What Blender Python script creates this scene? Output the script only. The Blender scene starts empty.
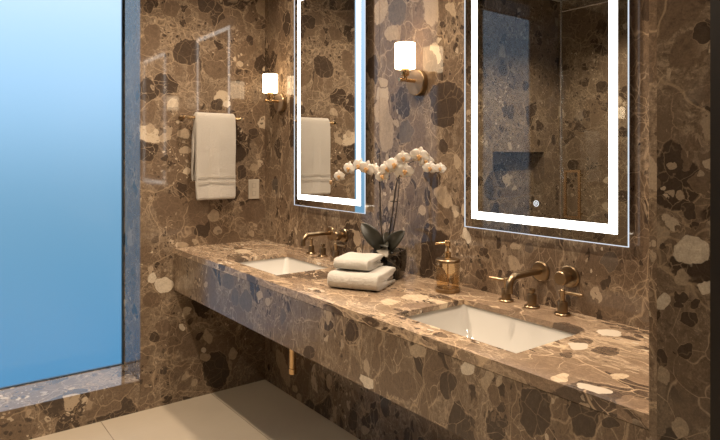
import bpy, bmesh, math, random
from mathutils import Vector, Matrix
random.seed(7)
PI = math.pi
C = bpy.context.scene.collection

# ------------------------------------------------------------------ marble clast layouts (u, v, radius, radius, angle, tone) in metres on each face
CL_BACK = [(-0.703,2.186,0.034,0.026,77,'d'), (-0.583,2.188,0.057,0.042,-156,'m'), (-0.38,2.242,0.056,0.039,-161,'d'), (-0.682,2.021,0.072,0.044,85,'m'), (-0.492,1.959,0.084,0.072,-147,'d'), (-0.098,2.068,0.031,0.025,70,'d'), (-0.313,1.676,0.038,0.034,-166,'d'), (-0.154,1.271,0.042,0.029,90,'d'), (-0.078,1.512,0.033,0.031,-157,'d'), (-0.416,1.058,0.086,0.069,94,'m'), (-0.075,1.039,0.081,0.072,170,'m'), (-0.608,1.102,0.072,0.066,164,'m'), (0.007,2.283,0.067,0.065,82,'t'), (-0.25,1.679,0.022,0.018,-167,'c'), (-0.577,1.667,0.03,0.027,-147,'t'), (-0.498,1.401,0.04,0.022,0,'t'), (-0.331,1.025,0.036,0.034,157,'t'), (-0.075,1.3,0.024,0.024,90,'t'), (-0.088,0.907,0.024,0.019,98,'t'), (-0.509,1.497,0.04,0.023,-176,'t'), (-0.616,1.477,0.033,0.023,-175,'t'), (-0.445,0.884,0.024,0.017,170,'t'), (-0.515,0.873,0.029,0.016,173,'t'), (-0.698,1.525,0.028,0.022,85,'t'), (-0.625,0.663,0.051,0.043,153,'c'), (-0.687,0.709,0.027,0.022,163,'c'), (-0.694,0.759,0.022,0.016,96,'t'), (-0.521,0.408,0.021,0.016,155,'c'), (-0.368,0.329,0.051,0.021,111,'t'), (-0.392,0.259,0.018,0.014,114,'c'), (-0.386,0.217,0.031,0.022,156,'t'), (-0.445,0.087,0.023,0.015,98,'t'), (-0.212,0.205,0.035,0.025,103,'t'), (-0.398,0.455,0.019,0.016,140,'d'), (-0.319,0.128,0.112,0.079,105,'d'), (-0.687,0.589,0.054,0.043,157,'m'), (-0.677,0.386,0.03,0.024,125,'d'), (-0.627,0.432,0.042,0.035,132,'m')]
CL_VAN = [(-1.127,2.052,0.07,0.046,107,'t'), (-1.24,2.016,0.069,0.058,-132,'b'), (-1.199,1.929,0.054,0.033,-171,'t'), (-1.572,1.967,0.033,0.019,54,'t'), (-1.522,1.903,0.024,0.016,-160,'d'), (-1.544,1.607,0.094,0.071,-168,'d'), (-1.134,1.575,0.06,0.056,50,'t'), (-1.163,1.482,0.09,0.051,90,'t'), (-1.301,1.477,0.055,0.047,84,'b'), (-1.527,1.523,0.069,0.036,-173,'d'), (-1.527,1.413,0.028,0.026,90,'d'), (-1.527,1.209,0.059,0.035,39,'t'), (-1.206,1.169,0.023,0.021,112,'t'), (-1.406,1.143,0.026,0.024,127,'t'), (-1.333,1.212,0.038,0.032,96,'m'), (-1.605,1.344,0.028,0.017,90,'t'), (-1.544,1.104,0.017,0.015,143,'d'), (-1.658,1.06,0.031,0.017,52,'c'), (-1.739,1.004,0.021,0.018,150,'d'), (-1.724,0.922,0.026,0.018,162,'d'), (-2.251,1.046,0.031,0.025,110,'b'), (-2.204,1.036,0.025,0.02,155,'m'), (-1.949,1.042,0.022,0.02,136,'b'), (-1.884,0.987,0.025,0.017,42,'t'), (-1.888,1.045,0.022,0.014,168,'t'), (-2.274,0.902,0.055,0.037,155,'m'), (-2.352,1.054,0.009,0.006,97,'d'), (-1.421,1.778,0.073,0.042,-169,'m'), (-0.221,0.14,0.115,0.052,48,'t'), (-0.357,0.054,0.031,0.021,144,'t'), (-0.401,0.017,0.032,0.023,128,'t'), (-0.7,0.198,0.039,0.026,108,'t'), (-0.754,0.061,0.037,0.018,96,'t'), (-1.006,0.057,0.035,0.022,148,'t'), (-0.909,0.075,0.055,0.038,115,'d'), (-0.515,0.016,0.047,0.034,136,'d')]
CL_APRON = [(-0.703,0.79,0.066,0.039,163,'b'), (-0.778,0.735,0.045,0.037,134,'b'), (-0.888,0.738,0.061,0.045,156,'b'), (-1.018,0.785,0.024,0.018,151,'t'), (-1.088,0.777,0.024,0.019,136,'t'), (-1.21,0.742,0.033,0.023,103,'b'), (-0.447,0.737,0.025,0.015,166,'t'), (-1.748,0.646,0.04,0.023,14,'c'), (-1.667,0.794,0.041,0.031,113,'d'), (-1.532,0.784,0.032,0.02,161,'d'), (-1.401,0.658,0.037,0.025,153,'d'), (-2.053,0.778,0.045,0.033,118,'m'), (-2.107,0.75,0.038,0.028,128,'d'), (-1.983,0.811,0.037,0.023,152,'t'), (-2.18,0.817,0.031,0.022,142,'c'), (-2.391,0.777,0.064,0.041,108,'d'), (-2.513,0.803,0.048,0.034,121,'d'), (-2.573,0.814,0.017,0.011,147,'d'), (-2.247,0.801,0.029,0.011,112,'t'), (-2.279,0.816,0.023,0.008,110,'t'), (-2.295,0.756,0.014,0.007,156,'d'), (-2.292,0.716,0.016,0.011,127,'d'), (-1.922,0.691,0.068,0.045,151,'m'), (-1.532,0.812,0.021,0.015,103,'t')]
CL_TOP = [(-0.533,-2.52,0.038,0.023,102,'c'), (-0.118,-2.319,0.039,0.035,73,'c'), (-0.297,-2.33,0.034,0.023,7,'c'), (-0.529,-2.442,0.034,0.021,25,'t'), (-0.42,-2.51,0.025,0.015,176,'t'), (-0.272,-2.396,0.038,0.031,171,'d'), (-0.25,-2.312,0.032,0.028,137,'d'), (-0.456,-2.434,0.035,0.033,27,'m'), (-0.524,-2.365,0.043,0.038,22,'m'), (-0.378,-2.35,0.025,0.012,26,'d'), (-0.527,-2.611,0.037,0.028,166,'m'), (-0.268,-1.657,0.048,0.045,10,'t'), (-0.339,-1.749,0.055,0.041,152,'m'), (-0.465,-2.019,0.044,0.027,63,'m'), (-0.46,-1.167,0.083,0.04,92,'m'), (-0.304,-0.322,0.07,0.042,70,'t'), (-0.443,-1.581,0.044,0.027,52,'m'), (-0.391,-1.657,0.043,0.034,43,'t')]
CL_END = [(-2.752,1.199,0.033,0.027,152,'c'), (-2.739,1.148,0.017,0.015,133,'t'), (-2.777,1.14,0.015,0.013,126,'c'), (-2.702,1.095,0.017,0.013,121,'c'), (-2.734,1.112,0.012,0.009,136,'d'), (-2.732,1.096,0.009,0.006,154,'d'), (-2.76,1.103,0.011,0.009,157,'d'), (-2.748,1.075,0.017,0.01,155,'d'), (-2.741,1.015,0.017,0.012,109,'d'), (-2.7,0.991,0.016,0.009,97,'d'), (-2.711,1.526,0.01,0.006,90,'t'), (-2.77,1.592,0.018,0.014,77,'d'), (-2.746,1.271,0.018,0.011,90,'d'), (-2.76,1.247,0.009,0.008,133,'d'), (-2.7,0.959,0.019,0.012,102,'t'), (-2.732,0.871,0.021,0.015,146,'t')]

# ------------------------------------------------------------------ node helper
class NT:
    def __init__(s, tree): s.t = tree; s.n = tree.nodes; s.l = tree.links
    def add(s, kind, inputs=None, **props):
        nd = s.n.new(kind)
        for k, v in props.items(): setattr(nd, k, v)
        for k, v in (inputs or {}).items():
            sock = nd.inputs[k]
            if isinstance(v, bpy.types.NodeSocket): s.l.new(v, sock)
            else: sock.default_value = v
        return nd
    def math(s, op, a, b=None, c=None, clamp=False):
        d = {0: a}
        if b is not None: d[1] = b
        if c is not None: d[2] = c
        return s.add('ShaderNodeMath', d, operation=op, use_clamp=clamp).outputs[0]
    def vmath(s, op, a, b=None, scale=None):
        d = {0: a}
        if b is not None: d[1] = b
        if scale is not None: d['Scale'] = scale
        nd = s.add('ShaderNodeVectorMath', d, operation=op)
        return nd.outputs['Value'] if op in ('LENGTH', 'DISTANCE', 'DOT_PRODUCT') else nd.outputs[0]
    def mix(s, f, a, b, blend='MIX'):
        return s.add('ShaderNodeMix', {0: f, 6: a, 7: b}, data_type='RGBA', blend_type=blend).outputs[2]
    def ss(s, v, lo, hi, a=0.0, b=1.0):   # smoothstep
        return s.add('ShaderNodeMapRange', {0: v, 1: lo, 2: hi, 3: a, 4: b}, interpolation_type='SMOOTHSTEP').outputs[0]
    def noise(s, vec, scale, detail=3, rough=.55, out='Fac'):
        return s.add('ShaderNodeTexNoise', {'Vector': vec, 'Scale': scale, 'Detail': detail, 'Roughness': rough}).outputs[out]
    def vor(s, vec, scale, feature='F1', rnd=1.0):
        return s.add('ShaderNodeTexVoronoi', {'Vector': vec, 'Scale': scale, 'Randomness': rnd}, feature=feature)

def col(r, g, b): # sRGB 0-255 -> linear
    f = lambda c: (c/255/12.92) if c/255 <= .04045 else ((c/255+.055)/1.055)**2.4
    return (f(r), f(g), f(b), 1)

def new_mat(name):
    m = bpy.data.materials.new(name); m.use_nodes = True
    m.node_tree.nodes.clear()
    return m, NT(m.node_tree)

def principled(name, base, rough=.5, metal=0., bump=None, **kw):
    m, t = new_mat(name)
    p = t.add('ShaderNodeBsdfPrincipled', {'Base Color': base, 'Roughness': rough, 'Metallic': metal, **kw})
    if bump:
        sc, dist, st = bump
        tc = t.add('ShaderNodeTexCoord').outputs['Object']
        b = t.add('ShaderNodeBump', {'Height': t.noise(tc, sc, 3), 'Distance': dist, 'Strength': st}).outputs[0]
        t.l.new(b, p.inputs['Normal'])
    o = t.add('ShaderNodeOutputMaterial'); t.l.new(p.outputs[0], o.inputs[0])
    return m

def emission(name, color, strength):
    m, t = new_mat(name)
    e = t.add('ShaderNodeEmission', {'Color': color, 'Strength': strength})
    o = t.add('ShaderNodeOutputMaterial'); t.l.new(e.outputs[0], o.inputs[0])
    return m

# ------------------------------------------------------------------ breccia marble
TONES = {'c': (.60, .52, .41, 1), 't': (.37, .29, .205, 1), 'd': (.062, .044, .032, 1),
         'm': (.140, .098, .067, 1), 'b': (.125, .098, .076, 1)}
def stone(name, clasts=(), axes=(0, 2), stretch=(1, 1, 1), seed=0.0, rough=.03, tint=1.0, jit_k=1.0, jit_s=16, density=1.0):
    m, t = new_mat(name)
    P = t.add('ShaderNodeNewGeometry').outputs['Position']
    slab = t.add('ShaderNodeAttribute', attribute_name='slab').outputs['Fac']
    off = t.add('ShaderNodeCombineXYZ', {0: t.math('MULTIPLY', slab, 3.7), 1: t.math('MULTIPLY', slab, 5.1), 2: seed}).outputs[0]
    V = t.vmath('ADD', P, off)
    V = t.vmath('MULTIPLY', V, stretch)
    n1 = t.vmath('SUBTRACT', t.noise(V, 7, 2, out='Color'), (.5, .5, .5))
    n2 = t.vmath('SUBTRACT', t.noise(V, 38, 3, out='Color'), (.5, .5, .5))
    W = t.vmath('ADD', V, t.vmath('SCALE', n1, scale=.07))
    W = t.vmath('ADD', W, t.vmath('SCALE', n2, scale=.022))
    # matrix
    fine = t.noise(W, 75, 6, .75)
    mid = t.noise(W, 9, 4, .6)
    base = t.mix(t.ss(fine, .32, .70), (.105, .074, .050, 1), (.350, .268, .190, 1))
    base = t.mix(t.ss(mid, .35, .7), base, (.150, .108, .074, 1))
    speck = t.ss(t.noise(W, 150, 3, .7), .62, .72)
    base = t.mix(t.math('MULTIPLY', speck, .45), base, (.50, .40, .28, 1))
    edge = t.math('MULTIPLY', t.math('SUBTRACT', t.noise(W, 48, 3, .6), .5), .30)
    # random clasts, four sizes
    def layer(col_in, scale, rmin, rmax, p_cream, p_dark, p_mid, vein):
        vo = t.vor(W, scale); cr = t.add('ShaderNodeSeparateColor', {0: vo.outputs['Color']})
        de = t.vor(W, scale, 'DISTANCE_TO_EDGE').outputs['Distance']
        rad = t.math('MULTIPLY_ADD', cr.outputs[1], rmax-rmin, rmin)
        a = t.math('ADD', vo.outputs['Distance'], t.math('MULTIPLY', edge, .5))
        inside = t.ss(t.math('SUBTRACT', rad, a), 0., .035)
        inside = t.math('MULTIPLY', inside, t.ss(t.math('ADD', de, t.math('MULTIPLY', edge, .08)), .015, .04))
        r = cr.outputs[0]
        reg = t.noise(V, 2.6, 2)       # creams gather in drifts
        pc = t.math('MULTIPLY', t.ss(reg, .40, .60), p_cream)
        isc = t.math('LESS_THAN', r, pc)
        isd = t.math('GREATER_THAN', r, 1-p_dark)
        ism = t.math('MULTIPLY', t.math('GREATER_THAN', r, 1-p_dark-p_mid), t.math('SUBTRACT', 1.0, isd))
        var = cr.outputs[2]
        cream = t.mix(var, (.28, .21, .145, 1), (.52, .43, .32, 1))
        c = col_in
        inner = t.math('MULTIPLY_ADD', t.noise(W, 90, 5, .75), 1.5, .25)
        def tone(cc): return t.vmath('MULTIPLY', cc, t.add('ShaderNodeCombineXYZ', {0: inner, 1: inner, 2: inner}).outputs[0])
        c = t.mix(t.math('MULTIPLY', inside, ism), c, tone((.150, .106, .072)))
        c = t.mix(t.math('MULTIPLY', inside, isd), c, tone((.060, .042, .030)))
        c = t.mix(t.math('MULTIPLY', inside, isc), c, cream)
        if vein:
            vn = t.ss(t.math('ADD', de, t.math('MULTIPLY', edge, .03)), .0, vein, 1, 0)
            vn = t.math('MULTIPLY', vn, t.ss(t.noise(V, 4.5, 2), .42, .62))
            c = t.mix(t.math('MULTIPLY', vn, .65), c, (.42, .315, .21, 1))
        return c
    fv = t.vor(t.vmath('ADD', V, t.vmath('SCALE', n1, scale=.10)), 15, 'DISTANCE_TO_EDGE').outputs['Distance']
    fvn = t.math('MULTIPLY', t.ss(t.math('ADD', fv, t.math('MULTIPLY', edge, .06)), .0, .022, 1, 0), t.ss(t.noise(V, 6, 3), .45, .60))
    big = layer(base, 4.6, .55, 1.0, .0, .08*density, .50, .010)
    c = layer(big, 10.0, .25, .75, .08*density, .14*density, .30, .017)
    peb = layer(c, 24.0, .20, .60, .22*density, .20*density, .25, .035)
    peb = layer(peb, 55.0, .20, .50, .22*density, .16*density, .2, 0)
    c = t.mix(t.ss(t.noise(V, 3.1, 3), .44, .56), c, peb)
    c = t.mix(t.math('MULTIPLY', fvn, .60), c, (.52, .40, .28, 1))
    # thin wandering veins
    vv = t.vor(t.vmath('ADD', V, t.vmath('SCALE', n1, scale=.16)), 3.6, 'DISTANCE_TO_EDGE').outputs['Distance']
    vn = t.ss(t.math('ADD', vv, t.math('MULTIPLY', edge, .012)), .002, .014, 1, 0)
    c = t.mix(t.math('MULTIPLY', vn, .5), c, (.44, .33, .22, 1))
    # individually laid clasts of this face
    if clasts:
        sp = t.add('ShaderNodeSeparateXYZ', {0: P})
        jit = t.vmath('SUBTRACT', t.noise(P, jit_s, 2, .5, out='Color'), (.5, .5, .5))
        js = t.add('ShaderNodeSeparateXYZ', {0: t.vmath('SCALE', jit, scale=.050*jit_k)})
        u = t.math('ADD', sp.outputs[axes[0]], js.outputs[0]); v = t.math('ADD', sp.outputs[axes[1]], js.outputs[1])
        UV = t.add('ShaderNodeCombineXYZ', {0: u, 1: v, 2: 0.0}).outputs[0]
        fragn = t.vor(t.vmath('ADD', P, t.vmath('SCALE', jit, scale=.03)), 16, 'DISTANCE_TO_EDGE').outputs['Distance']
        crack = t.ss(fragn, .0, .028, 1, 0)
        for kind in 'mbdtc':
            cur = None
            for (cu, cv, ra, rb, an, k) in clasts:
                if k != kind: continue
                mp = t.add('ShaderNodeMapping', {0: UV, 1: (cu, cv, 0), 2: (0, 0, math.radians(an)), 3: (ra, rb, 1)}, vector_type='TEXTURE').outputs[0]
                d = t.vmath('LENGTH', mp)
                cur = d if cur is None else t.math('MINIMUM', cur, d)
            if cur is None: continue
            g = t.ss(t.math('ADD', cur, t.math('MULTIPLY', edge, 1.0*jit_k)), .95, 1.04, 1, 0)
            halo = t.math('MULTIPLY', t.ss(t.math('ABSOLUTE', t.math('SUBTRACT', t.math('ADD', cur, t.math('MULTIPLY', edge, 1.0)), 1.04)), .01, .05, 1, 0), .35)
            if kind in 'db': c = t.mix(halo, c, (.40, .30, .20, 1))
            inner = t.math('MULTIPLY_ADD', t.noise(W, 70, 5, .75), 1.3, .35)
            tc = t.vmath('MULTIPLY', TONES[kind][:3], t.add('ShaderNodeCombineXYZ', {0: inner, 1: inner, 2: inner}).outputs[0])
            if kind in 'md': tc = t.mix(t.math('MULTIPLY', crack, .5), tc, (.25, .18, .12, 1))
            c = t.mix(t.math('MULTIPLY', g, .93), c, tc)
    grain = t.math('MULTIPLY_ADD', t.noise(P, 260, 3, .8), 1.1, .45)
    c = t.vmath('SCALE', c, scale=grain)
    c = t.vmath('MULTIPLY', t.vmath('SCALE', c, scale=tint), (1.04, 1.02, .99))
    c = t.vmath('MINIMUM', c, (.66, .57, .46))
    rg = t.math('MULTIPLY_ADD', t.noise(V, 14, 2), .05, rough)
    p = t.add('ShaderNodeBsdfPrincipled', {'Base Color': c, 'Roughness': rg, 'IOR': 1.5})
    o = t.add('ShaderNodeOutputMaterial'); t.l.new(p.outputs[0], o.inputs[0])
    return m

# ------------------------------------------------------------------ materials
M = {}
M['stone_back'] = stone('marble_back', CL_BACK, (0, 2))
M['stone_van'] = stone('marble_vanity_wall', CL_VAN, (1, 2), stretch=(1, 1.25, .8), seed=3.3)
M['stone_apron'] = stone('marble_apron', CL_APRON, (1, 2), stretch=(1, 1.3, .8), seed=6.1, rough=.17)
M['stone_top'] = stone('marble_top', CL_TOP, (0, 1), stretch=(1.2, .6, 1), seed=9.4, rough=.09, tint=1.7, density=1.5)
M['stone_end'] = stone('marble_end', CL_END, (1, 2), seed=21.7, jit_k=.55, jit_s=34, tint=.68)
M['stone'] = stone('marble_plain', (), seed=16.5)
M['brass'] = principled('aged_brass', (.33, .24, .145, 1), .30, 1., bump=(60, .0006, .25))
M['brass_bright'] = principled('satin_brass', (.62, .43, .23, 1), .25, 1.)
M['dark_disc'] = principled('bronze_disc', (.26, .20, .15, 1), .5, .6)
M['silver'] = principled('polished_frame', (.8, .82, .85, 1), .15, 1.)
M['mirror'] = principled('mirror_silver', (.86, .87, .87, 1), 0.0, 1.)
M['ceramic'] = principled('white_ceramic', (.58, .555, .51, 1), .15, 0.)
M['led'] = emission('led_band', (1., .95, .87, 1), 6.5)
M['glow'] = emission('backlight', (1., .88, .72, 1), 12)
M['edge'] = emission('lit_glass_edge', (.85, .92, 1., 1), .9)
M['icon'] = emission('touch_icon', (.9, .95, 1, 1), 1.2)
M['shade'] = None
M['plate'] = principled('switch_plate', (.52, .46, .37, 1), .4)
M['plate_dark'] = principled('switch_slot', (.40, .35, .28, 1), .5)
M['window_frame'] = principled('window_frame', (.04, .07, .10, 1), .35)
M['black_frame'] = principled('dark_metal', (.012, .009, .007, 1), .5, .0)
M['ceiling'] = principled('ceiling_paint', (.55, .50, .43, 1), .8)
M['wall_plain'] = principled('plaster', (.30, .25, .20, 1), .8)
M['lens'] = emission('downlight_lens', (1, .82, .62, 1), 6)
M['pot'] = None
M['leaf'] = principled('orchid_leaf', (.024, .023, .016, 1), .4)
M['leaf_pale'] = principled('orchid_leaf_underside', (.20, .17, .13, 1), .45)
M['stem'] = principled('orchid_stem', (.028, .02, .012, 1), .5)
M['moss'] = principled('moss', (.03, .022, .012, 1), .9, bump=(80, .01, 1))
M['petal'] = principled('petal', (.66, .61, .545, 1), .5, **{'Subsurface Weight': .25, 'Subsurface Radius': (.01, .008, .006), 'Subsurface Scale': .3})
M['lip'] = principled('petal_lip', (.58, .34, .14, 1), .5)
M['bud'] = principled('bud', (.32, .20, .10, 1), .5)

def make_terry(name, base):
    m, t = new_mat(name)
    tc = t.add('ShaderNodeTexCoord').outputs['Object']
    h = t.math('ADD', t.noise(tc, 420, 2), t.math('MULTIPLY', t.noise(tc, 130, 2), .6))
    b = t.add('ShaderNodeBump', {'Height': h, 'Distance': .006, 'Strength': .8}).outputs[0]
    cc = t.mix(t.noise(tc, 160, 2), tuple(x*.90 for x in base[:3])+(1,), base)
    p = t.add('ShaderNodeBsdfPrincipled', {'Base Color': cc, 'Roughness': .95, 'Normal': b, 'Sheen Weight': .25})
    o = t.add('ShaderNodeOutputMaterial'); t.l.new(p.outputs[0], o.inputs[0])
    return m
M['terry'] = make_terry('terry_cream', (.56, .51, .44, 1))
M['terry_white'] = make_terry('terry_white', (.64, .60, .53, 1))
M['band'] = principled('towel_band', (.47, .42, .35, 1), .8, bump=(300, .001, .4))

def make_shade():
    m, t = new_mat('opal_shade')
    e = t.add('ShaderNodeEmission', {'Color': (1, .74, .46, 1), 'Strength': 6.5})
    g = t.add('ShaderNodeBsdfPrincipled', {'Base Color': (.9, .85, .78, 1), 'Roughness': .3})
    a = t.add('ShaderNodeAddShader', {0: e.outputs[0], 1: g.outputs[0]})
    o = t.add('ShaderNodeOutputMaterial'); t.l.new(a.outputs[0], o.inputs[0])
    return m
M['shade'] = make_shade()

def make_pot():
    m, t = new_mat('black_marble_pot')
    tc = t.add('ShaderNodeTexCoord').outputs['Object']
    c = t.mix(t.ss(t.noise(tc, 35, 5, .7), .5, .72), (.006, .005, .004, 1), (.10, .075, .05, 1))
    v = t.vor(tc, 22, 'DISTANCE_TO_EDGE').outputs['Distance']
    c = t.mix(t.math('MULTIPLY', t.ss(v, 0, .05, 1, 0), .35), c, (.16, .12, .08, 1))
    p = t.add('ShaderNodeBsdfPrincipled', {'Base Color': c, 'Roughness': .12})
    o = t.add('ShaderNodeOutputMaterial'); t.l.new(p.outputs[0], o.inputs[0])
    return m
M['pot'] = make_pot()

def make_floor():
    m, t = new_mat('limestone_tile')
    P = t.add('ShaderNodeNewGeometry').outputs['Position']
    s = t.add('ShaderNodeSeparateXYZ', {0: P})
    def joint(v, period, o):
        f = t.math('FRACT', t.math('DIVIDE', t.math('SUBTRACT', v, o), period))
        d = t.math('MULTIPLY', t.math('MINIMUM', f, t.math('SUBTRACT', 1.0, f)), period)
        return t.ss(d, .0012, .0026, 1, 0)
    j = t.math('MAXIMUM', joint(s.outputs[0], .6, -.95), joint(s.outputs[1], 1.2, -1.0))
    n = t.noise(P, 3, 5, .6)
    c = t.mix(n, (.44, .37, .285, 1), (.56, .48, .375, 1))
    st = t.noise(t.vmath('MULTIPLY', P, (2, 14, 1)), 6, 4, .6)
    c = t.mix(t.math('MULTIPLY', st, .3), c, (.40, .335, .25, 1))
    c = t.mix(j, c, (.22, .175, .125, 1))
    b = t.add('ShaderNodeBump', {'Height': t.math('SUBTRACT', 1.0, j), 'Distance': .001, 'Strength': .6}).outputs[0]
    p = t.add('ShaderNodeBsdfPrincipled', {'Base Color': c, 'Roughness': .42, 'Normal': b})
    o = t.add('ShaderNodeOutputMaterial'); t.l.new(p.outputs[0], o.inputs[0])
    return m
M['floor'] = make_floor()

def make_clear(name, tint, rough=0.0, ior=1.5, refl=1.0):
    m, t = new_mat(name)
    bf = t.add('ShaderNodeNewGeometry').outputs['Backfacing']
    fr = t.add('ShaderNodeFresnel', {'IOR': t.math('MULTIPLY_ADD', bf, 1/ior-ior, ior)}).outputs[0]
    tr = t.add('ShaderNodeBsdfTransparent', {'Color': tint})
    gl = t.add('ShaderNodeBsdfGlossy', {'Color': (refl, refl, refl, 1), 'Roughness': rough})
    mx = t.add('ShaderNodeMixShader', {0: fr, 1: tr.outputs[0], 2: gl.outputs[0]})
    o = t.add('ShaderNodeOutputMaterial'); t.l.new(mx.outputs[0], o.inputs[0])
    return m
M['shower_glass'] = make_clear('shower_glass', (.93, .95, .95, 1))
M['bottle_glass'] = make_clear('amber_glass', (.975, .94, .87, 1), .02)
M['soap'] = make_clear('soap_liquid', (.955, .88, .75, 1), .02, 1.12)

def make_frost():
    m, t = new_mat('frosted_glass')
    p = t.add('ShaderNodeBsdfRefraction', {'Color': (.93, .97, 1, 1), 'Roughness': .42, 'IOR': 1.35})
    g = t.add('ShaderNodeBsdfGlossy', {'Color': (1, 1, 1, 1), 'Roughness': .12})
    fr = t.add('ShaderNodeFresnel', {'IOR': 1.4}).outputs[0]
    mx = t.add('ShaderNodeMixShader', {0: fr, 1: p.outputs[0], 2: g.outputs[0]})
    o = t.add('ShaderNodeOutputMaterial'); t.l.new(mx.outputs[0], o.inputs[0])
    return m
M['frost'] = make_frost()

# ------------------------------------------------------------------ mesh helpers
def new(): return bmesh.new()
def box(bm, x0, x1, y0, y1, z0, z1):
    vs = [bm.verts.new((x, y, z)) for x in (x0, x1) for y in (y0, y1) for z in (z0, z1)]
    for f in ((0,1,3,2),(4,6,7,5),(0,4,5,1),(2,3,7,6),(0,2,6,4),(1,5,7,3)): bm.faces.new([vs[i] for i in f])
    return vs
def lathe(bm, prof, n=40, mat=None, axis='z', cap=True):
    """prof: (radius, height) pairs; mat: Matrix"""
    mat = mat or Matrix()
    rings = []
    for r, h in prof:
        ring = []
        for k in range(n):
            a = 2*PI*k/n
            p = (r*math.cos(a), r*math.sin(a), h)
            if axis == 'x': p = (-h, p[0], p[1])
            ring.append(bm.verts.new(mat @ Vector(p)))
        rings.append(ring)
    for a, b in zip(rings, rings[1:]):
        for k in range(n): bm.faces.new((a[k], a[(k+1) % n], b[(k+1) % n], b[k]))
    if cap:
        bm.faces.new(list(reversed(rings[0]))); bm.faces.new(rings[-1])
    return rings
def tube(bm, pts, r, n=12, cap=True):
    pts = [Vector(p) for p in pts]
    rs = r if isinstance(r, (list, tuple)) else [r]*len(pts)
    rings = []; up = None
    for i, p in enumerate(pts):
        d = (pts[min(i+1, len(pts)-1)]-pts[max(i-1, 0)]).normalized()
        if up is None:
            up = Vector((0, 0, 1)) if abs(d.z) < .9 else Vector((1, 0, 0))
        s = d.cross(up).normalized(); up = s.cross(d).normalized()
        rings.append([bm.verts.new(p+(s*math.cos(2*PI*k/n)+up*math.sin(2*PI*k/n))*rs[i]) for k in range(n)])
    for a, b in zip(rings, rings[1:]):
        for k in range(n): bm.faces.new((a[k], a[(k+1) % n], b[(k+1) % n], b[k]))
    if cap: bm.faces.new(list(reversed(rings[0]))); bm.faces.new(rings[-1])
def smooth_path(pts, sub=8):
    pts = [Vector(p) for p in pts]; out = []
    for i in range(len(pts)-1):
        p0 = pts[max(i-1, 0)]; p1 = pts[i]; p2 = pts[i+1]; p3 = pts[min(i+2, len(pts)-1)]
        for k in range(sub):
            t = k/sub
            out.append(.5*((2*p1)+(p2-p0)*t+(2*p0-5*p1+4*p2-p3)*t*t+(3*p1-p0-3*p2+p3)*t**3))
    out.append(pts[-1]); return out
def obj(name, bm, mat, parent=None, smooth=False, loc=None, bevel=0, subsurf=0, seg=2):
    bmesh.ops.recalc_face_normals(bm, faces=bm.faces)
    me = bpy.data.meshes.new(name); bm.to_mesh(me); bm.free()
    if smooth:
        for p in me.polygons: p.use_smooth = True
    o = bpy.data.objects.new(name, me); C.objects.link(o)
    for mm in (mat if isinstance(mat, list) else [mat]): me.materials.append(mm)
    if parent: o.parent = parent
    if loc: o.location = loc
    if bevel:
        b = o.modifiers.new('bevel', 'BEVEL'); b.width = bevel; b.segments = seg; b.limit_method = 'ANGLE'; b.angle_limit = math.radians(40)
        b.harden_normals = False
    if subsurf:
        s = o.modifiers.new('sub', 'SUBSURF'); s.levels = subsurf; s.render_levels = subsurf
    if smooth and not subsurf:
        try: me.set_sharp_from_angle(angle=math.radians(35))
        except Exception: pass
    return o
def thing(name, label, cat, loc=(0, 0, 0), rz=0, group=None):
    o = bpy.data.objects.new(name, None); C.objects.link(o)
    o.location = loc; o.rotation_euler = (0, 0, rz); o.empty_display_size = .05
    o['label'] = label; o['category'] = cat
    if group: o['group'] = group
    return o
def tag(o, label, cat, group=None):
    o['label'] = label; o['category'] = cat
    if group: o['group'] = group
    return o
def struct(o): o['kind'] = 'structure'; return o

# ------------------------------------------------------------------ room shell
H = 2.8; WX0, WX1 = -1.80, -.751; WZ0, WZ1 = .165, 2.70; TH = .34
XL = -3.10; YF = -4.1
def slabs(o, faces_vals):
    at = o.data.attributes.new('slab', 'FLOAT', 'FACE')
    for i, v in enumerate(faces_vals): at.data[i].value = v

# back wall: slabs with the window opening and the shower niche left open
NX0, NX1, NZ0, NZ1 = -2.88, -2.18, 1.02, 1.41
bm = new(); vals = []
def wb(x0, x1, z0, z1, v, y0=0., y1=TH):
    box(bm, x0, x1, y0, y1, z0, z1); vals.extend([v]*6)
g = .0006
wb(WX1+g, 0, 0, H, 0)                 # right of the window
wb(WX0, WX1-g, 0, WZ0, 1)             # under the sill
wb(WX0, WX1-g, WZ1, H, 2)             # above
wb(NX1, WX0-g, 0, H, 3)               # left of window up to niche
wb(NX0, NX1, 0, NZ0, 3); wb(NX0, NX1, NZ1, H, 3); wb(NX0, NX1, NZ0, NZ1, 4, .11, TH)
wb(XL-.15, NX0, 0, H, 3)
w = struct(obj('wall_back', bm, M['stone_back'])); slabs(w, vals)

# vanity wall: three book-matched slabs with hairline joints
bm = new(); vals = []
for y0, y1, v in ((-1.115, TH, 0), (-2.44, -1.1165, 1), (YF, -2.4415, 2)):
    box(bm, 0, .15, y0, y1, 0, H); vals.extend([v*0]*6)
w = struct(obj('wall_right', bm, M['stone_van'])); slabs(w, vals)
bm = new(); box(bm, XL-.15, XL, YF, 0, 0, H); struct(obj('wall_left', bm, M['stone']))
bm = new(); box(bm, XL-.15, .15, YF-.15, YF, 0, H); struct(obj('wall_front', bm, M['wall_plain']))
bm = new(); box(bm, XL-.15, .15, YF-.15, TH, -.1, 0); struct(obj('floor', bm, M['floor']))
bm = new(); box(bm, XL-.15, .15, YF-.15, TH, H, H+.1); struct(obj('ceiling', bm, M['ceiling']))
# partition at the near end of the counter, with a recessed strip on its edge
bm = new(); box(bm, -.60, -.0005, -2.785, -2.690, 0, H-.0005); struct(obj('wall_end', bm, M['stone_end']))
bm = new(); box(bm, -.580, -.0005, -2.689, -2.665, 0, H-.0005); struct(obj('trim_1', bm, M['stone']))

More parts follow.
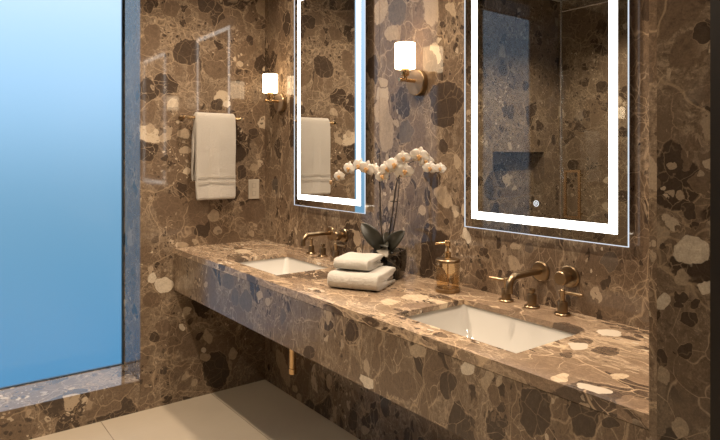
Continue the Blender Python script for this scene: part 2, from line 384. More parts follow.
bm = new(); box(bm, -.605, -.0005, -2.86, -2.786, 0, H-.0005); struct(obj('trim_2', bm, M['black_frame']))
# window: sill and jamb faces belong to the wall; frame and pane
bm = new()
fy0, fy1 = .3095, .335
for a in ((WX0, WX0+.007, WZ0, WZ1), (WX1-.007, WX1, WZ0, WZ1), (WX0+.007, WX1-.007, WZ0, WZ0+.004), (WX0+.007, WX1-.007, WZ1-.007, WZ1)):
    box(bm, a[0], a[1], fy0, fy1, a[2], a[3])
wf = struct(obj('window_1', bm, M['window_frame']))
bm = new(); box(bm, WX0+.007, WX1-.007, .312, .322, WZ0+.004, WZ1-.007)
obj('window_pane', bm, M['frost'], wf)

# ------------------------------------------------------------------ vanity counter
CF, CT, CB, CY = -.566, .86, .627, -2.6645
HX0, HX1 = -.478, -.155
holes = [(-1.005, -.535), (-2.268, -1.785)]
root = thing('vanity_counter', 'long wall-hung brown breccia marble vanity counter with two sunken basins', 'counter', (-.28, -1.33, CB))
def rel(bm): bmesh.ops.translate(bm, verts=bm.verts, vec=-Vector(root.location)); return bm
bm = new(); TK = .018
x0, x1 = CF+.0005, -.0005; ya, yb = CY, -.0005
segs = []
box(bm, x0, HX0, ya, yb, CT-TK, CT)
box(bm, HX1, x1, ya, yb, CT-TK, CT)
box(bm, x0, x0+.028, ya, yb, CT-.030, CT-TK)
cuts = [ya, holes[1][0], holes[1][1], holes[0][0], holes[0][1], yb]
for i in (0, 2, 4): box(bm, HX0, HX1, cuts[i], cuts[i+1], CT-TK, CT)
bmesh.ops.remove_doubles(bm, verts=bm.verts, dist=.00001)
# drop the inner shared faces
seen = {}
for f in list(bm.faces):
    k = tuple(round(q, 4) for q in f.calc_center_median())
    seen.setdefault(k, []).append(f)
for k, fs in seen.items():
    if len(fs) > 1: bmesh.ops.delete(bm, geom=fs, context='FACES_ONLY')
top = obj('countertop', rel(bm), M['stone_top'], root)
bm = new(); box(bm, CF+.0012, CF+.03, ya, yb, CB, CT-.0312)
obj('apron', rel(bm), M['stone_apron'], root)
bm = new()
yy = [ya, holes[1][0]-.03, holes[1][1]+.03, holes[0][0]-.03, holes[0][1]+.03, yb]
box(bm, CF+.03, x1, ya, yb, CB, CB+.02)
obj('underside_panel', rel(bm), M['stone'], root)

def basin(yc, y0, y1, label):
    r = thing('sink_basin', label, 'sink', ((HX0+HX1)/2, yc, CT-.018), 0, 'undermount basins')
    hx = (HX1-HX0)/2+.006; hy = (y1-y0)/2+.006; oy = (y0+y1)/2-yc
    bm = new()
    # rings from rim to bottom: rectangular with rounded corners, walls sloping in
    def ring(ax, ay, rad, z, n=6):
        out = []
        for sx, sy, a0 in ((1, 1, 0), (-1, 1, 90), (-1, -1, 180), (1, -1, 270)):
            for k in range(n+1):
                a = math.radians(a0+90*k/n)
                out.append(bm.verts.new((sx*(ax-rad)+rad*math.cos(a), oy+sy*(ay-rad)+rad*math.sin(a), z)))
        return out
    spec = [(hx+.02, hy+.02, .03, -.0005), (hx, hy, .02, -.0005), (hx-.004, hy-.004, .022, -.012), (hx-.018, hy-.022, .03, -.07),
            (hx-.035, hy-.05, .035, -.108), (hx-.06, hy-.085, .035, -.122), (.10, .12, .03, -.127), (.022, .022, .0215, -.131)]
    rings = [ring(*s) for s in spec]
    outer = [ring(a+.010, b+.010, c+.008, z-.010) for a, b, c, z in reversed(spec[3:-1])]
    outer.append(ring(hx+.02, hy+.02, .03, -.012))
    for a, b in zip(rings, rings[1:]):
        m_ = len(a)
        for k in range(m_): bm.faces.new((a[k], a[(k+1) % m_], b[(k+1) % m_], b[k]))
    bm.faces.new(rings[-1])
    for a, b in zip(outer, outer[1:]):
        m_ = len(a)
        for k in range(m_): bm.faces.new((a[k], a[(k+1) % m_], b[(k+1) % m_], b[k]))
    m_ = len(outer[-1])
    for k in range(m_): bm.faces.new((outer[-1][k], outer[-1][(k+1) % m_], rings[0][(k+1) % m_], rings[0][k]))
    bm.faces.new(outer[0])
    obj('bowl', bm, M['ceramic'], r, smooth=True)
    bm = new(); lathe(bm, [(.0215, -.1305), (.0215, -.1275), (.019, -.1265), (.006, -.1268), (.004, -.1275)], 28, Matrix.Translation((0, oy, 0)))
    obj('drain', bm, M['brass'], r, smooth=True)
    return r
basin(-.77, -1.005, -.535, 'white rectangular undermount basin nearer the back wall with the towel rail')
basin(-2.03, -2.268, -1.785, 'white rectangular undermount basin nearer the camera, beside the soap dispenser')

# brass waste pipe under the counter
r = thing('waste_pipe', 'short brass waste pipe hanging beneath the marble counter', 'pipe', (-.30, -.838, .345))
bm = new(); lathe(bm, [(.0155, .01), (.0165, .012), (.0165, .2815)], 24); obj('pipe', bm, M['brass_bright'], r, smooth=True)
bm = new(); lathe(bm, [(.0185, .005), (.0185, .03)], 24); obj('end_collar', bm, M['brass_bright'], r, smooth=True)

# ------------------------------------------------------------------ mirrors
def mirror(y0, y1, label, icon=False):
    yc = (y0+y1)/2; z0, z1 = 1.10, 2.285
    r = thing('lighted_mirror', label, 'mirror', (-.0005, yc, z0), 0, 'lighted vanity mirrors')
    hw = (y1-y0)/2; hh = z1-z0
    bm = new(); box(bm, -.026, 0, -hw+.035, hw-.035, .035, hh-.035); obj('backing_box', bm, M['black_frame'], r)
    bm = new(); box(bm, -.0305, -.0265, -hw+.003, hw-.003, .003, hh-.003)
    gl = obj('mirror_glass', bm, M['mirror'], r)
    bm = new()
    box(bm, -.014, -.006, -hw+.03, hw-.03, .030, .034)
    obj('back_glow_strip', bm, M['glow'], r)
    bm = new(); fw = .0022
    for a in ((-hw, -hw+fw, 0, hh), (hw-fw, hw, 0, hh), (-hw+fw, hw-fw, 0, fw), (-hw+fw, hw-fw, hh-fw, hh)):
        box(bm, -.0325, -.028, a[0], a[1], a[2], a[3])
    obj('lit_edge', bm, M['edge'], r)
    bm = new(); i0, i1 = .035, .063
    zb = .035
    for a in ((-hw+i0, -hw+i1, zb, hh-i0), (hw-i1, hw-i0, zb, hh-i0), (-hw+i1, hw-i1, zb, zb+.028), (-hw+i1, hw-i1, hh-i1, hh-i0)):
        box(bm, -.0312, -.0304, a[0], a[1], a[2], a[3])
    obj('light_band', bm, M['led'], r)
    if icon:
        bm = new(); n = 24; yb_, zb_ = .0, .110
        for (ra, rb_) in ((.0105, .0082),):
            for k in range(n):
                a, b = 2*PI*k/n, 2*PI*(k+1)/n
                vs = [bm.verts.new((-.0309, yb_+R_*math.cos(q), zb_+R_*math.sin(q))) for q, R_ in ((a, ra), (b, ra), (b, rb_), (a, rb_))]
                vs2 = [bm.verts.new((-.0303, v.co.y, v.co.z)) for v in vs]
                bm.faces.new(vs); bm.faces.new(vs2[::-1])
        box(bm, -.0309, -.0303, yb_-.0012, yb_+.0012, zb_-.001, zb_+.006)
        for k in range(14):
            a, b = math.radians(130+280*k/14), math.radians(130+280*(k+1)/14)
            vs = [bm.verts.new((-.0309, yb_+R_*math.cos(q), zb_+R_*math.sin(q))) for q, R_ in ((a, .005), (b, .005), (b, .0036), (a, .0036))]
            bm.faces.new(vs)
        obj('touch_switch', bm, M['icon'], r)
    return r
mirror(-1.047, -.402, 'tall lighted mirror reflecting the hanging towel, nearer the back wall')
mirror(-2.328, -1.675, 'tall lighted mirror above the nearer basin, with a touch switch icon', True)

# ------------------------------------------------------------------ wall sconces
def sconce(y, z, label):
    r = thing('wall_sconce', label, 'lamp', (-.0005, y, z), 0, 'brass wall sconces')
    bm = new(); lathe(bm, [(.050, 0), (.055, .002), (.055, .023), (.052, .026)], 48, axis='x'); obj('backplate', bm, M['brass'], r, smooth=True)
    bm = new(); lathe(bm, [(.0515, .0262), (.0515, .0275)], 48, axis='x'); obj('plate_cover', bm, M['dark_disc'], r, smooth=True)
    bm = new(); tube(bm, [(-.027, 0, .006), (-.09, 0, .006), (-.112, 0, .006)], .0078, 16); obj('arm', bm, M['brass_bright'], r, smooth=True)
    bm = new(); lathe(bm, [(.0075, -.004), (.0085, 0), (.0085, .018), (.0175, .022), (.0175, .05), (.012, .052)], 28, Matrix.Translation((-.080, 0, .004))); obj('lamp_holder', bm, M['brass_bright'], r, smooth=True)
    bm = new()
    lathe(bm, [(.012, .0535), (.042, .0535), (.0435, .056), (.0435, .160), (.0405, .160), (.0415, .058), (.012, .058)], 48, Matrix.Translation((-.080, 0, 0)), cap=False)
    obj('shade', bm, M['shade'], r, smooth=True)
    return r
sconce(-.215, 1.684, 'brass wall sconce with white cylinder shade near the room corner')
sconce(-1.386, 1.684, 'brass wall sconce with white cylinder shade between the two mirrors')

# ------------------------------------------------------------------ towel rail, towel, switch plate
r = thing('towel_rail', 'slim brass towel rail on the back wall behind the hanging towel', 'towel rail', (-.362, 0, 1.588))
bm = new(); tube(bm, [(-.178, -.075, 0), (.178, -.075, 0)], .009, 16); obj('bar', bm, M['brass_bright'], r, smooth=True)
for s in (-.165, .165):
    bm = new(); lathe(bm, [(.015, 0), (.015, .004), (.0075, .006), (.0075, .066), (.0105, .068), (.0105, .084), (.009, .0855)], 24, Matrix.Translation((s, -.0005, 0)) @ Matrix.Rotation(PI/2, 4, 'X'))
    obj('post', bm, M['brass'], r, smooth=True)

def ribbon(path, th, x0, x1, nx, wave=None):
    """Extrude a (y,z) centre path along x with thickness; returns bmesh."""
    pts = [Vector((p[0], p[1])) for p in path]; n = len(pts)
    L, R = [], []
    for i in range(n):
        d = (pts[min(i+1, n-1)]-pts[max(i-1, 0)]).normalized(); nn = Vector((-d.y, d.x))
        L.append(pts[i]+nn*th/2); R.append(pts[i]-nn*th/2)
    e0 = (pts[0]-pts[1]).normalized(); e1 = (pts[-1]-pts[-2]).normalized()
    loop = L+[pts[-1]+e1*th*.42]+R[::-1]+[pts[0]+e0*th*.42]
    bm = new(); cols = []
    for j in range(nx+1):
        x = x0+(x1-x0)*j/nx; cl = []
        for q in loop:
            c = Vector((x, q.x, q.y))
            if wave: c = wave(c, j/nx)
            cl.append(bm.verts.new(c))
        cols.append(cl)
    m_ = len(loop)
    for a, b in zip(cols, cols[1:]):
        for k in range(m_): bm.faces.new((a[k], a[(k+1) % m_], b[(k+1) % m_], b[k]))
    bm.faces.new(cols[0][::-1]); bm.faces.new(cols[-1])
    return bm
# hanging bath towel: doubled terry over the bar
r = thing('bath_towel', 'cream bath towel hanging folded over the brass rail', 'towel', (-.358, -.075, 1.588))
path = []
zb = -.352; zf = -.455
for k in range(12): path.append((.0205+.004*math.sin(k), zb+(0-zb)*k/12))
for k in range(0, 11):
    a = PI*k/10; path.append((.0195*math.cos(a), .0195*math.sin(a)))
for k in range(1, 25): path.append((-.0205-.004*math.sin(k*.25), zf*k/24))
def wv(c, u):
    d = max(0, -c.z)
    c.y += .006*math.sin(u*9+c.z*3)*min(1, d*3) - (.004 if .35 < u < .6 else 0)*min(1, d*4)
    if c.y < 0: c.x += .006*d*2*(u-.3)
    else: c.x -= .012*min(1, d*5)
    return c
bm = ribbon(path, .019, -.120, .118, 28, wv)
obj('towel_body', bm, M['terry'], r, smooth=True, subsurf=1)

bm = new()
for zc in (-.330, -.362):
    pts = []
    tube(bm, [wv(Vector((-.117+.234*k/20, -.0318, zc)), k/20) for k in range(21)], 0.0018, 8)
obj('woven_band', bm, M['band'], r, smooth=True)
r.scale = (1, 1, 1)

r = thing('switch_plate', 'small beige rectangular switch plate on the back wall below the sconce', 'switch', (-.078, -.0005, 1.172))
bm = new(); box(bm, -.036, .036, -.007, 0, -.059, .059); obj('plate', bm, M['plate'], r, bevel=.003)
for zc in (-.026, .022):
    bm = new()
    box(bm, -.013, .013, -.0078, -.0068, zc-.012, zc-.009); box(bm, -.013, -.010, -.0078, -.0068, zc-.009, zc+.012); box(bm, .010, .013, -.0078, -.0068, zc-.009, zc+.012); box(bm, -.013, .013, -.0078, -.0068, zc+.012, zc+.015)
    obj('rocker', bm, M['plate_dark'], r)

# ------------------------------------------------------------------ faucets
def faucet_set(yc, which):
    gp = 'brass faucet fittings'
    # wall spout
    r = thing('faucet_spout', f'curved aged brass wall spout reaching over the {which} basin', 'faucet', (-.0005, yc, .976), 0, 'brass wall spouts')
    bm = new(); lathe(bm, [(.032, 0), (.034, .002), (.034, .007), (.031, .010), (.018, .011)], 40, axis='x'); obj('escutcheon', bm, M['brass'], r, smooth=True)
    pts = [(-.010, 0, 0), (-.05, 0, .001), (-.10, 0, 0)]
    for k in range(1, 9):
        a = PI/2*k/8*.93; pts.append((-.135-.036*math.sin(a), 0, -.036+.036*math.cos(a)))
    pts.append((-.172, 0, -.048))
    bm = new(); tube(bm, smooth_path(pts, 3), .0115, 20); obj('spout_tube', bm, M['brass'], r, smooth=True)
    bm = new(); tube(bm, [(-.1717, 0, -.040), (-.1724, 0, -.053)], .0128, 20); obj('aerator', bm, M['brass'], r, smooth=True)
    # wall knob
    r = thing('wall_valve', f'round aged brass valve knob on the wall beside the {which} spout', 'faucet', (-.0005, yc-.112, .976), 0, 'brass wall valves')
    bm = new(); lathe(bm, [(.034, 0), (.036, .002), (.036, .007), (.033, .010), (.017, .012)], 40, axis='x'); obj('escutcheon', bm, M['brass'], r, smooth=True)
    bm = new(); lathe(bm, [(.0125, .010), (.0125, .030), (.0225, .032), (.0225, .056), (.020, .059)], 32, axis='x'); obj('knob', bm, M['brass'], r, smooth=True)
    # deck valves
    for dy, kind in ((.107, 'lever left'), (-.002, 'knob'), (-.12, 'lever right')):
        nm = 'lever_handle' if 'lever' in kind else 'diverter_knob'
        lab = {'lever left': f'brass deck lever under the spout behind the {which} basin, the one farther from the camera',
               'knob': f'small brass deck knob between the two levers behind the {which} basin',
               'lever right': f'brass deck lever behind the {which} basin, the one nearer the camera'}[kind]
        r = thing(nm, lab, 'faucet', (-.055, yc+dy, .8602), 0, 'brass deck levers' if 'lever' in kind else 'brass deck knobs')
        bm = new(); lathe(bm, [(.026, 0), (.0265, .002), (.0265, .0045), (.024, .007), (.016, .008)], 36); obj('base_flange', bm, M['brass'], r, smooth=True)
        if 'lever' in kind:
            bm = new(); lathe(bm, [(.0165, .007), (.0165, .040), (.0150, .043), (.0075, .044), (.0075, .058), (.0085, .060), (.0085, .080), (.007, .082)], 32); obj('valve_body', bm, M['brass'], r, smooth=True)
            s = 1 if kind == 'lever left' else -1
            bm = new(); tube(bm, [(0, -.004*s, .073), (-.006*s, .035*s, .073), (-.010*s, .066*s, .0725)] if s == 1 else [(0, .010, .073), (.006, -.030, .073), (.008, -.066, .072)], .0052, 14)
            obj('lever', bm, M['brass'], r, smooth=True)
        else:
            bm = new(); lathe(bm, [(.0155, .007), (.0155, .042), (.014, .045), (.006, .0455), (.006, .050)], 32); obj('valve_body', bm, M['brass'], r, smooth=True)
            bm = new(); lathe(bm, [(.006, .049), (.0105, .051), (.0120, .056), (.0105, .062), (.006, .064)], 24); obj('knob', bm, M['brass'], r, smooth=True)
faucet_set(-.722, 'farther')
faucet_set(-2.0, 'nearer')

# ------------------------------------------------------------------ soap dispenser
r = thing('soap_dispenser', 'amber glass soap bottle with brass pump standing by the nearer basin', 'soap dispenser', (-.112, -1.664, .8602))
R0 = .0455
bm = new(); lathe(bm, [(R0-.002, .012), (R0, .014), (R0, .112), (R0-.001, .115), (R0-.0035, .115), (R0-.0035, .016), (.002, .016)], 48, cap=False); obj('bottle', bm, M['bottle_glass'], r, smooth=True)
bm = new(); lathe(bm, [(.002, .0165), (R0-.005, .0165), (R0-.005, .058), (.002, .058)], 40, cap=False); obj('liquid_soap', bm, M['soap'], r, smooth=True)
bm = new(); lathe(bm, [(R0-.001, 0), (R0+.0015, .001), (R0+.0015, .014), (R0, .015)], 48); obj('base_ring', bm, M['brass'], r, smooth=True)
bm = new(); lathe(bm, [(R0+.001, .113), (R0+.001, .121), (R0-.002, .124), (.014, .126), (.0115, .128)], 48); obj('lid', bm, M['brass'], r, smooth=True)
bm = new(); lathe(bm, [(.0125, .127), (.0125, .148), (.010, .150), (.005, .151), (.005, .172), (.0095, .173), (.0105, .176), (.0105, .190), (.009, .192)], 28); p_ = obj('pump', bm, M['brass_bright'], r, smooth=True)
bm = new(); tube(bm, [(0, 0, .183), (-.02, .018, .183), (-.032, .030, .181), (-.034, .032, .176)], [.0048, .0045, .004, .0035], 12); obj('nozzle', bm, M['brass_bright'], p_, smooth=True)
bm = new(); tube(bm, [(0, 0, .127), (0, 0, .05), (.004, 0, .020)], .0022, 8); obj('dip_tube', bm, M['brass_bright'], r, smooth=True)

# ------------------------------------------------------------------ folded towels
def fluff(o, st):
    tx = bpy.data.textures.new('terry_loops', 'CLOUDS'); tx.noise_scale = .007; tx.noise_depth = 1
    d = o.modifiers.new('loops', 'DISPLACE'); d.texture = tx; d.texture_coords = 'LOCAL'; d.strength = st; d.mid_level = .5
def folded(name, label, loc, rz, dx, dy, h, layers):
    """Terry towel folded in nested U turns; folds face local -x."""
    r = thing(name, label, 'towel', loc, rz, 'folded hand towels')
    th = h/(2*layers)
    bm_all = new()
    for L_ in range(layers):
        rad = h/2-th/2-L_*th
        inset = L_*th*1.05
        pts = []
        zc = h/2
        back = dx/2 - .004*L_
        fr = -dx/2+th/2+inset+rad
        for k in range(9): pts.append((back+(fr-back)*k/9, zc+rad))
        for k in range(11):
            a = PI/2+PI*k/10; pts.append((fr+rad*math.cos(a), zc+rad*math.sin(a)))
        for k in range(1, 10): pts.append((fr+(back-.006-fr)*k/9, zc-rad))
        def wvv(c, u, L_=L_):
            # c = (along, x, z)
            e = abs(u-.5)*2
            z = c.z
            zz = z + (.0022*math.sin(c.y*38+L_)+.0018*math.sin(u*7+2*L_))*(1 if z > h*.55 else .15)
            zz -= .10*z*max(0, e-.85)/.15*.4
            return Vector((c.y, c.x, max(.0005, zz)))
        b = ribbon(pts, th*.80, -dy/2+.007*L_, dy/2-.004*L_, 26, wvv)
        me_ = bpy.data.meshes.new('t'); b.to_mesh(me_); b.free(); bm_all.from_mesh(me_); bpy.data.meshes.remove(me_)
    obj('towel_folds', bm_all, M['terry_white'], r, smooth=True, subsurf=2)
    fluff(r.children[0], .0022)
    return r
folded('folded_towel', 'larger folded white towel lying flat on the marble counter, bottom of the stack', (-.310, -1.389, .8604), math.radians(30), .215, .215, .066, 2)
folded('folded_towel', 'smaller folded white towel resting on top of the larger one', (-.306, -1.362, .9285), math.radians(27), .160, .152, .046, 2)

# ------------------------------------------------------------------ potted orchid
r = thing('potted_orchid', 'white moth orchid with arching flower sprays in a black stone pot', 'plant', (-.126, -1.33, .8602))
RO = Vector(r.location)
bm = new()
def sq(s, z, rad, n=6):
    out = []
    for sx, sy, a0 in ((1, 1, 0), (-1, 1, 90), (-1, -1, 180), (1, -1, 270)):
        for k in range(n+1):
            a = math.radians(a0+90*k/n); out.append(bm.verts.new((sx*(s-rad)+rad*math.cos(a), sy*(s-rad)+rad*math.sin(a), z)))
    return out
rg = [sq(*a) for a in ((.054, 0, .034), (.060, .006, .038), (.067, .04, .038), (.070, .085, .036), (.068, .110, .034), (.064, .117, .032), (.058, .117, .030), (.057, .100, .030))]
for a, b in zip(rg, rg[1:]):
    for k in range(len(a)): bm.faces.new((a[k], a[(k+1) % len(a)], b[(k+1) % len(a)], b[k]))
bm.faces.new(rg[0][::-1]); bm.faces.new(rg[-1])
bmesh.ops.rotate(bm, verts=bm.verts, matrix=Matrix.Rotation(math.radians(30), 3, 'Z'))
obj('pot', bm, M['pot'], r, smooth=True)
bm = new()
bmesh.ops.create_icosphere(bm, subdivisions=4, radius=1)
for v in bm.verts:
    n_ = 1+.10*math.sin(v.co.x*17+v.co.y*9)*math.sin(v.co.y*21+1)*math.cos(v.co.z*15)
    v.co = Vector((v.co.x*.054*n_, v.co.y*.054*n_, .102+max(v.co.z, -.2)*.028*n_))
obj('moss', bm, M['moss'], r, smooth=True)
def stalk(name, pts, r0, r1, mat):
    pp = smooth_path([Vector(p)-RO for p in pts], 7); n_ = len(pp)
    bm = new(); tube(bm, pp, [r0+(r1-r0)*i/(n_-1) for i in range(n_)], 8); return obj(name, bm, mat, r, smooth=True)
stalk('flower_stem', [(-0.14, -1.32, 0.96), (-0.143, -1.298, 1.122), (-0.15, -1.304, 1.24), (-0.17, -1.300, 1.305), (-0.19, -1.273, 1.325), (-0.20, -1.236, 1.322), (-0.225, -1.205, 1.306), (-0.262, -1.174, 1.274), (-0.28, -1.130, 1.262)], .0028, .0014, M['stem'])
stalk('flower_stem', [(-0.14, -1.335, 0.96), (-0.14, -1.371, 1.127), (-0.14, -1.396, 1.249), (-0.125, -1.416, 1.307), (-0.105, -1.447, 1.345), (-0.08, -1.497, 1.362), (-0.07, -1.544, 1.348), (-0.065, -1.579, 1.325)], .0028, .0014, M['stem'])
stalk('flower_stem', [(-0.13, -1.34, 0.96), (-0.13, -1.388, 1.149), (-0.122, -1.399, 1.281), (-.115, -1.40, 1.31)], .0026, .0014, M['stem'])
stalk('support_stake', [(-0.145, -1.315, 0.96), (-0.147, -1.302, 1.2), (-0.15, -1.304, 1.376)], .0022, .0018, M['stem'])
stalk('support_stake', [(-0.15, -1.340, 0.96), (-0.15, -1.389, 1.15), (-0.15, -1.416, 1.274)], .0022, .0018, M['stem'])
for c_ in ((-.14, -1.381, 1.185),):
    bm = new(); box(bm, c_[0]-RO.x-.014, c_[0]-RO.x+.012, c_[1]-RO.y-.010, c_[1]-RO.y+.006, c_[2]-RO.z-.0015, c_[2]-RO.z+.0015); obj('stem_clip', bm, M['stem'], r)

def leaf(base, tip, width, up, mat, droop=.02, name='leaf'):
    base = Vector(base)-RO; tip = Vector(tip)-RO; ax = tip-base; Ln = ax.length; d = ax.normalized()
    side = d.cross(Vector(up)).normalized(); nrm = side.cross(d)
    bm = new(); N, K = 16, 6; rows = []
    for i in range(N+1):
        t_ = i/N
        w_ = width/2*(math.sin(PI*min(1, t_**1.15*.93+.07))**.55) if t_ < 1 else 0.001
        c_ = base+ax*t_+nrm*droop*math.sin(PI*t_)
        rows.append([bm.verts.new(c_+side*w_*(j/K*2-1)+nrm*abs(j/K*2-1)**1.5*w_*.35) for j in range(K+1)])
    for a, b in zip(rows, rows[1:]):
        for j in range(K): bm.faces.new((a[j], a[j+1], b[j+1], b[j]))
    o = obj(name, bm, mat, r, smooth=True)
    s = o.modifiers.new('thick', 'SOLIDIFY'); s.thickness = .003; s.offset = 0
    return o
leaf((-.148, -1.322, .975), (-.215, -1.262, 1.088), 0.064, (-.62, -.75, .25), M['leaf'])
leaf((-.138, -1.336, .975), (-.120, -1.428, 1.066), 0.056, (-.75, -.60, .30), M['leaf'])
leaf((-.16, -1.318, .978), (-.192, -1.404, .962), .044, (-.60, -.45, .66), M['leaf_pale'], .014)
leaf((-.135, -1.325, .975), (-.075, -1.275, 1.040), .045, (-.3, -.5, .8), M['leaf'])
leaf((-.150, -1.335, .975), (-.185, -1.395, 1.000), .040, (-.5, -.4, .8), M['leaf'])

def flower(pos, size, face, roll):
    pos = Vector(pos)-RO
    f = Vector(face).normalized(); up = Vector((0, 0, 1)); rt = up.cross(f).normalized(); up = f.cross(rt)
    Mx = Matrix((rt, up, f)).transposed().to_4x4(); Mx = Matrix.Translation(pos) @ Mx @ Matrix.Rotation(roll, 4, 'Z')
    bm = new()
    def petal(ang, ln, wd, back, cup, z0):
        N, K = 7, 6; rows = []
        for i in range(N+1):
            t_ = i/N
            w_ = wd/2*math.sin(PI*(.10+.90*t_))**.7 if t_ < 1 else wd*.16
            if t_ == 0: w_ = wd*.14
            row = []
            for j in range(K+1):
                s_ = j/K*2-1
                x = ln*t_*(1-.06*s_*s_); y = w_*s_
                z = z0+back*t_**2*ln + cup*(1-s_*s_)*wd*math.sin(PI*t_)*.5 + .05*ln*math.sin(3*s_+t_*5)*t_
                ca, sa = math.cos(ang), math.sin(ang)
                row.append(bm.verts.new(Mx @ Vector((x*ca-y*sa, x*sa+y*ca, z))))
            rows.append(row)
        for a, b in zip(rows, rows[1:]):
            for j in range(K): bm.faces.new((a[j], a[j+1], b[j+1], b[j]))
    R_ = size*1.15
    for a_ in (90, 215, 325): petal(math.radians(a_), R_*.88, R_*.78, -.12, .06, -.0015)
    for a_ in (8, 172): petal(math.radians(a_), R_*1.0, R_*1.20, -.04, .10, .001)
    o = obj('flower', bm, M['petal'], r, smooth=True)
    s = o.modifiers.new('thick', 'SOLIDIFY'); s.thickness = .0007; s.offset = 0
    bm = new()
    for k, (x, y, z, sx, sy, sz) in enumerate(((0, -.18, .20, .16, .26, .14), (-.15, -.02, .20, .10, .15, .16), (.15, -.02, .20, .10, .15, .16), (0, .10, .22, .08, .10, .14))):
        ret = bmesh.ops.create_icosphere(bm, subdivisions=2, radius=1)
        for v in ret['verts']: v.co = Mx @ Vector(((v.co.x*sx+x)*R_, (v.co.y*sy+y)*R_, (v.co.z*sz+z)*R_))
    obj('flower_lip', bm, M['lip'], o, smooth=True)
FL = [(-0.262,-1.174,1.286,0.026),(-0.232,-1.210,1.319,0.030),(-0.205,-1.240,1.330,0.033),(-0.183,-1.269,1.319,0.035),(-0.165,-1.290,1.315,0.028),(-0.140,-1.319,1.288,0.028),(-0.145,-1.352,1.320,0.032),(-0.128,-1.386,1.336,0.036),(-0.117,-1.433,1.311,0.033),(-0.118,-1.424,1.364,0.029),(-0.116,-1.406,1.300,0.026),(-0.090,-1.493,1.372,0.037),(-0.082,-1.518,1.350,0.030),(-0.075,-1.536,1.324,0.027),(-0.068,-1.582,1.323,0.023)]
for i, (x, y, z, s_) in enumerate(FL):
    a = random.uniform(-.30, .30) + (-.35 if i < 5 else .05)
    base = Vector((-1, -.95, -.12))
    fx = Vector((base.x*math.cos(a)-base.y*math.sin(a), base.x*math.sin(a)+base.y*math.cos(a), random.uniform(-.35, .1)))
    flower((x-.010-.012*(i%2), y-.006-.010*(i%2), z), s_, fx, random.uniform(-.35, .35))
bm = new(); bmesh.ops.create_uvsphere(bm, u_segments=14, v_segments=10, radius=1)
for v in bm.verts: v.co = Vector((-.28, -1.128, 1.258))-RO+Vector((v.co.x*.008, v.co.y*.008, v.co.z*.011))
obj('flower_bud', bm, M['bud'], r, smooth=True)

# ------------------------------------------------------------------ shower enclosure (seen in the mirror)
GX = -1.93
r = thing('shower_screen', 'clear glass shower screen with brass-handled door, seen in the nearer mirror', 'shower screen', (GX, -1.0, 0))
bm = new(); box(bm, -.004, .004, .180, .999, .012, H-.002); obj('fixed_panel', bm, M['shower_glass'], r)
bm = new(); box(bm, -.008, .008, .178, .184, .012, H-.002); obj('edge_seal', bm, M['silver'], r)
bm = new(); box(bm, -.004, .004, -.60, .176, .012, 2.37); d_ = obj('door', bm, M['shower_glass'], r)
bm = new()
for s in (1,):
    y0, y1, z0, z1, w_ = .012, .137, .95, 1.28, .018
    xa, xb = (.030, .042) if s > 0 else (-.042, -.030)
    for q in ((y0, y0+w_, z0, z1), (y1-w_, y1, z0, z1), (y0+w_, y1-w_, z0, z0+w_), (y0+w_, y1-w_, z1-w_, z1)): box(bm, xa, xb, *q)
    for zz in (z0+.03, z1-.04):
        box(bm, min(s*.004, s*.031), max(s*.004, s*.031), y0+.002, y0+.012, zz, zz+.01)
obj('door_handle', bm, M['brass_bright'], d_)
bm = new(); box(bm, -.004, .004, -2.9, -.604, .012, H-.002); obj('fixed_panel', bm, M['shower_glass'], r)
bm = new(); box(bm, -.010, .010, -3.1, .999, 0, .012); obj('floor_channel', bm, M['black_frame'], r)
bm = new(); box(bm, -.004, .004, -.60, .176, 2.376, H-.002); obj('transom_panel', bm, M['shower_glass'], r)
bm = new(); box(bm, -.006, .006, -.60, .176, 2.371, 2.375); obj('top_seal', bm, M['silver'], r)

# ------------------------------------------------------------------ ceiling downlights
def downlight(x, y, power, label, size=.05, angle=125, colr=(1, .80, .60)):
    r = thing('downlight', label, 'ceiling light', (x, y, H), 0, 'recessed ceiling downlights')
    bm = new(); lathe(bm, [(.033, -.0005), (.045, -.0005), (.045, -.005), (.034, -.007), (.030, -.003)], 32, cap=False); obj('trim_ring', bm, M['silver'], r, smooth=True)
    bm = new(); lathe(bm, [(.032, -.0005), (.032, -.003)], 32); obj('lens', bm, M['lens'], r)
    ld = bpy.data.lights.new('downlight_beam', 'SPOT'); ld.energy = power; ld.spot_size = math.radians(angle); ld.spot_blend = .7
    ld.color = colr; ld.shadow_soft_size = size
    lo = bpy.data.objects.new('downlight_beam', ld); C.objects.link(lo); lo.parent = r; lo.location = (0, 0, -.03)
    return r
downlight(-.42, -.72, 75, 'recessed ceiling downlight above the farther basin')
downlight(-.42, -2.0, 95, 'recessed ceiling downlight above the nearer basin')
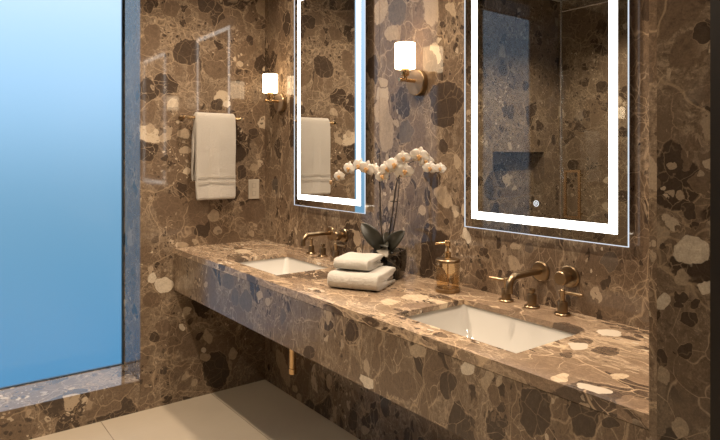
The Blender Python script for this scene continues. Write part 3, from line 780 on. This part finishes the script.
downlight(-1.33, -.75, 115, 'recessed ceiling downlight in the middle of the room, nearer the window', .03)
downlight(-1.33, -2.2, 90, 'recessed ceiling downlight in the middle of the room, nearer the camera', .03)
downlight(-2.5, -.9, 130, 'recessed ceiling downlight inside the shower')

# ------------------------------------------------------------------ world: evening sky, brighter overhead
w = bpy.data.worlds.new('evening_sky'); bpy.context.scene.world = w; w.use_nodes = True
w.node_tree.nodes.clear(); t = NT(w.node_tree)
g_ = t.add('ShaderNodeTexCoord').outputs['Generated']
z_ = t.add('ShaderNodeSeparateXYZ', {0: g_}).outputs[2]
rm = t.add('ShaderNodeValToRGB', {0: t.math('MULTIPLY_ADD', z_, .5, .5)})
cr = rm.color_ramp; cr.interpolation = 'EASE'
cr.elements[0].position = 0.32; cr.elements[0].color = (.07, .23, .40, 1)
cr.elements[1].position = .70; cr.elements[1].color = (.84, .90, 1, 1)
e = cr.elements.new(.46); e.color = (.15, .30, .42, 1)
e = cr.elements.new(.57); e.color = (.40, .61, .81, 1)
bg = t.add('ShaderNodeBackground', {'Color': rm.outputs[0], 'Strength': 1.4})
o = t.add('ShaderNodeOutputWorld'); t.l.new(bg.outputs[0], o.inputs[0])

# ------------------------------------------------------------------ camera and view
cd = bpy.data.cameras.new('camera'); cam = bpy.data.objects.new('camera', cd); C.objects.link(cam)
cam.location = (-1.7237, -3.2416, 1.37)
cam.rotation_euler = (PI/2, 0, -math.radians(37.1486))
cd.sensor_fit = 'HORIZONTAL'; cd.sensor_width = 36; cd.lens = 36*590/720
cd.shift_y = -63.5/720; cd.clip_start = .05
S = bpy.context.scene; S.camera = cam
S.view_settings.view_transform = 'Standard'; S.view_settings.look = 'None'
S.view_settings.gamma = 1; S.view_settings.use_curve_mapping = False; S.view_settings.exposure = 0.0
try:
    S.cycles.use_denoising = True
    S.cycles.max_bounces = 10; S.cycles.diffuse_bounces = 4; S.cycles.glossy_bounces = 6; S.cycles.transmission_bounces = 6; S.cycles.transparent_max_bounces = 12
    S.cycles.sample_clamp_indirect = 6
except Exception: pass
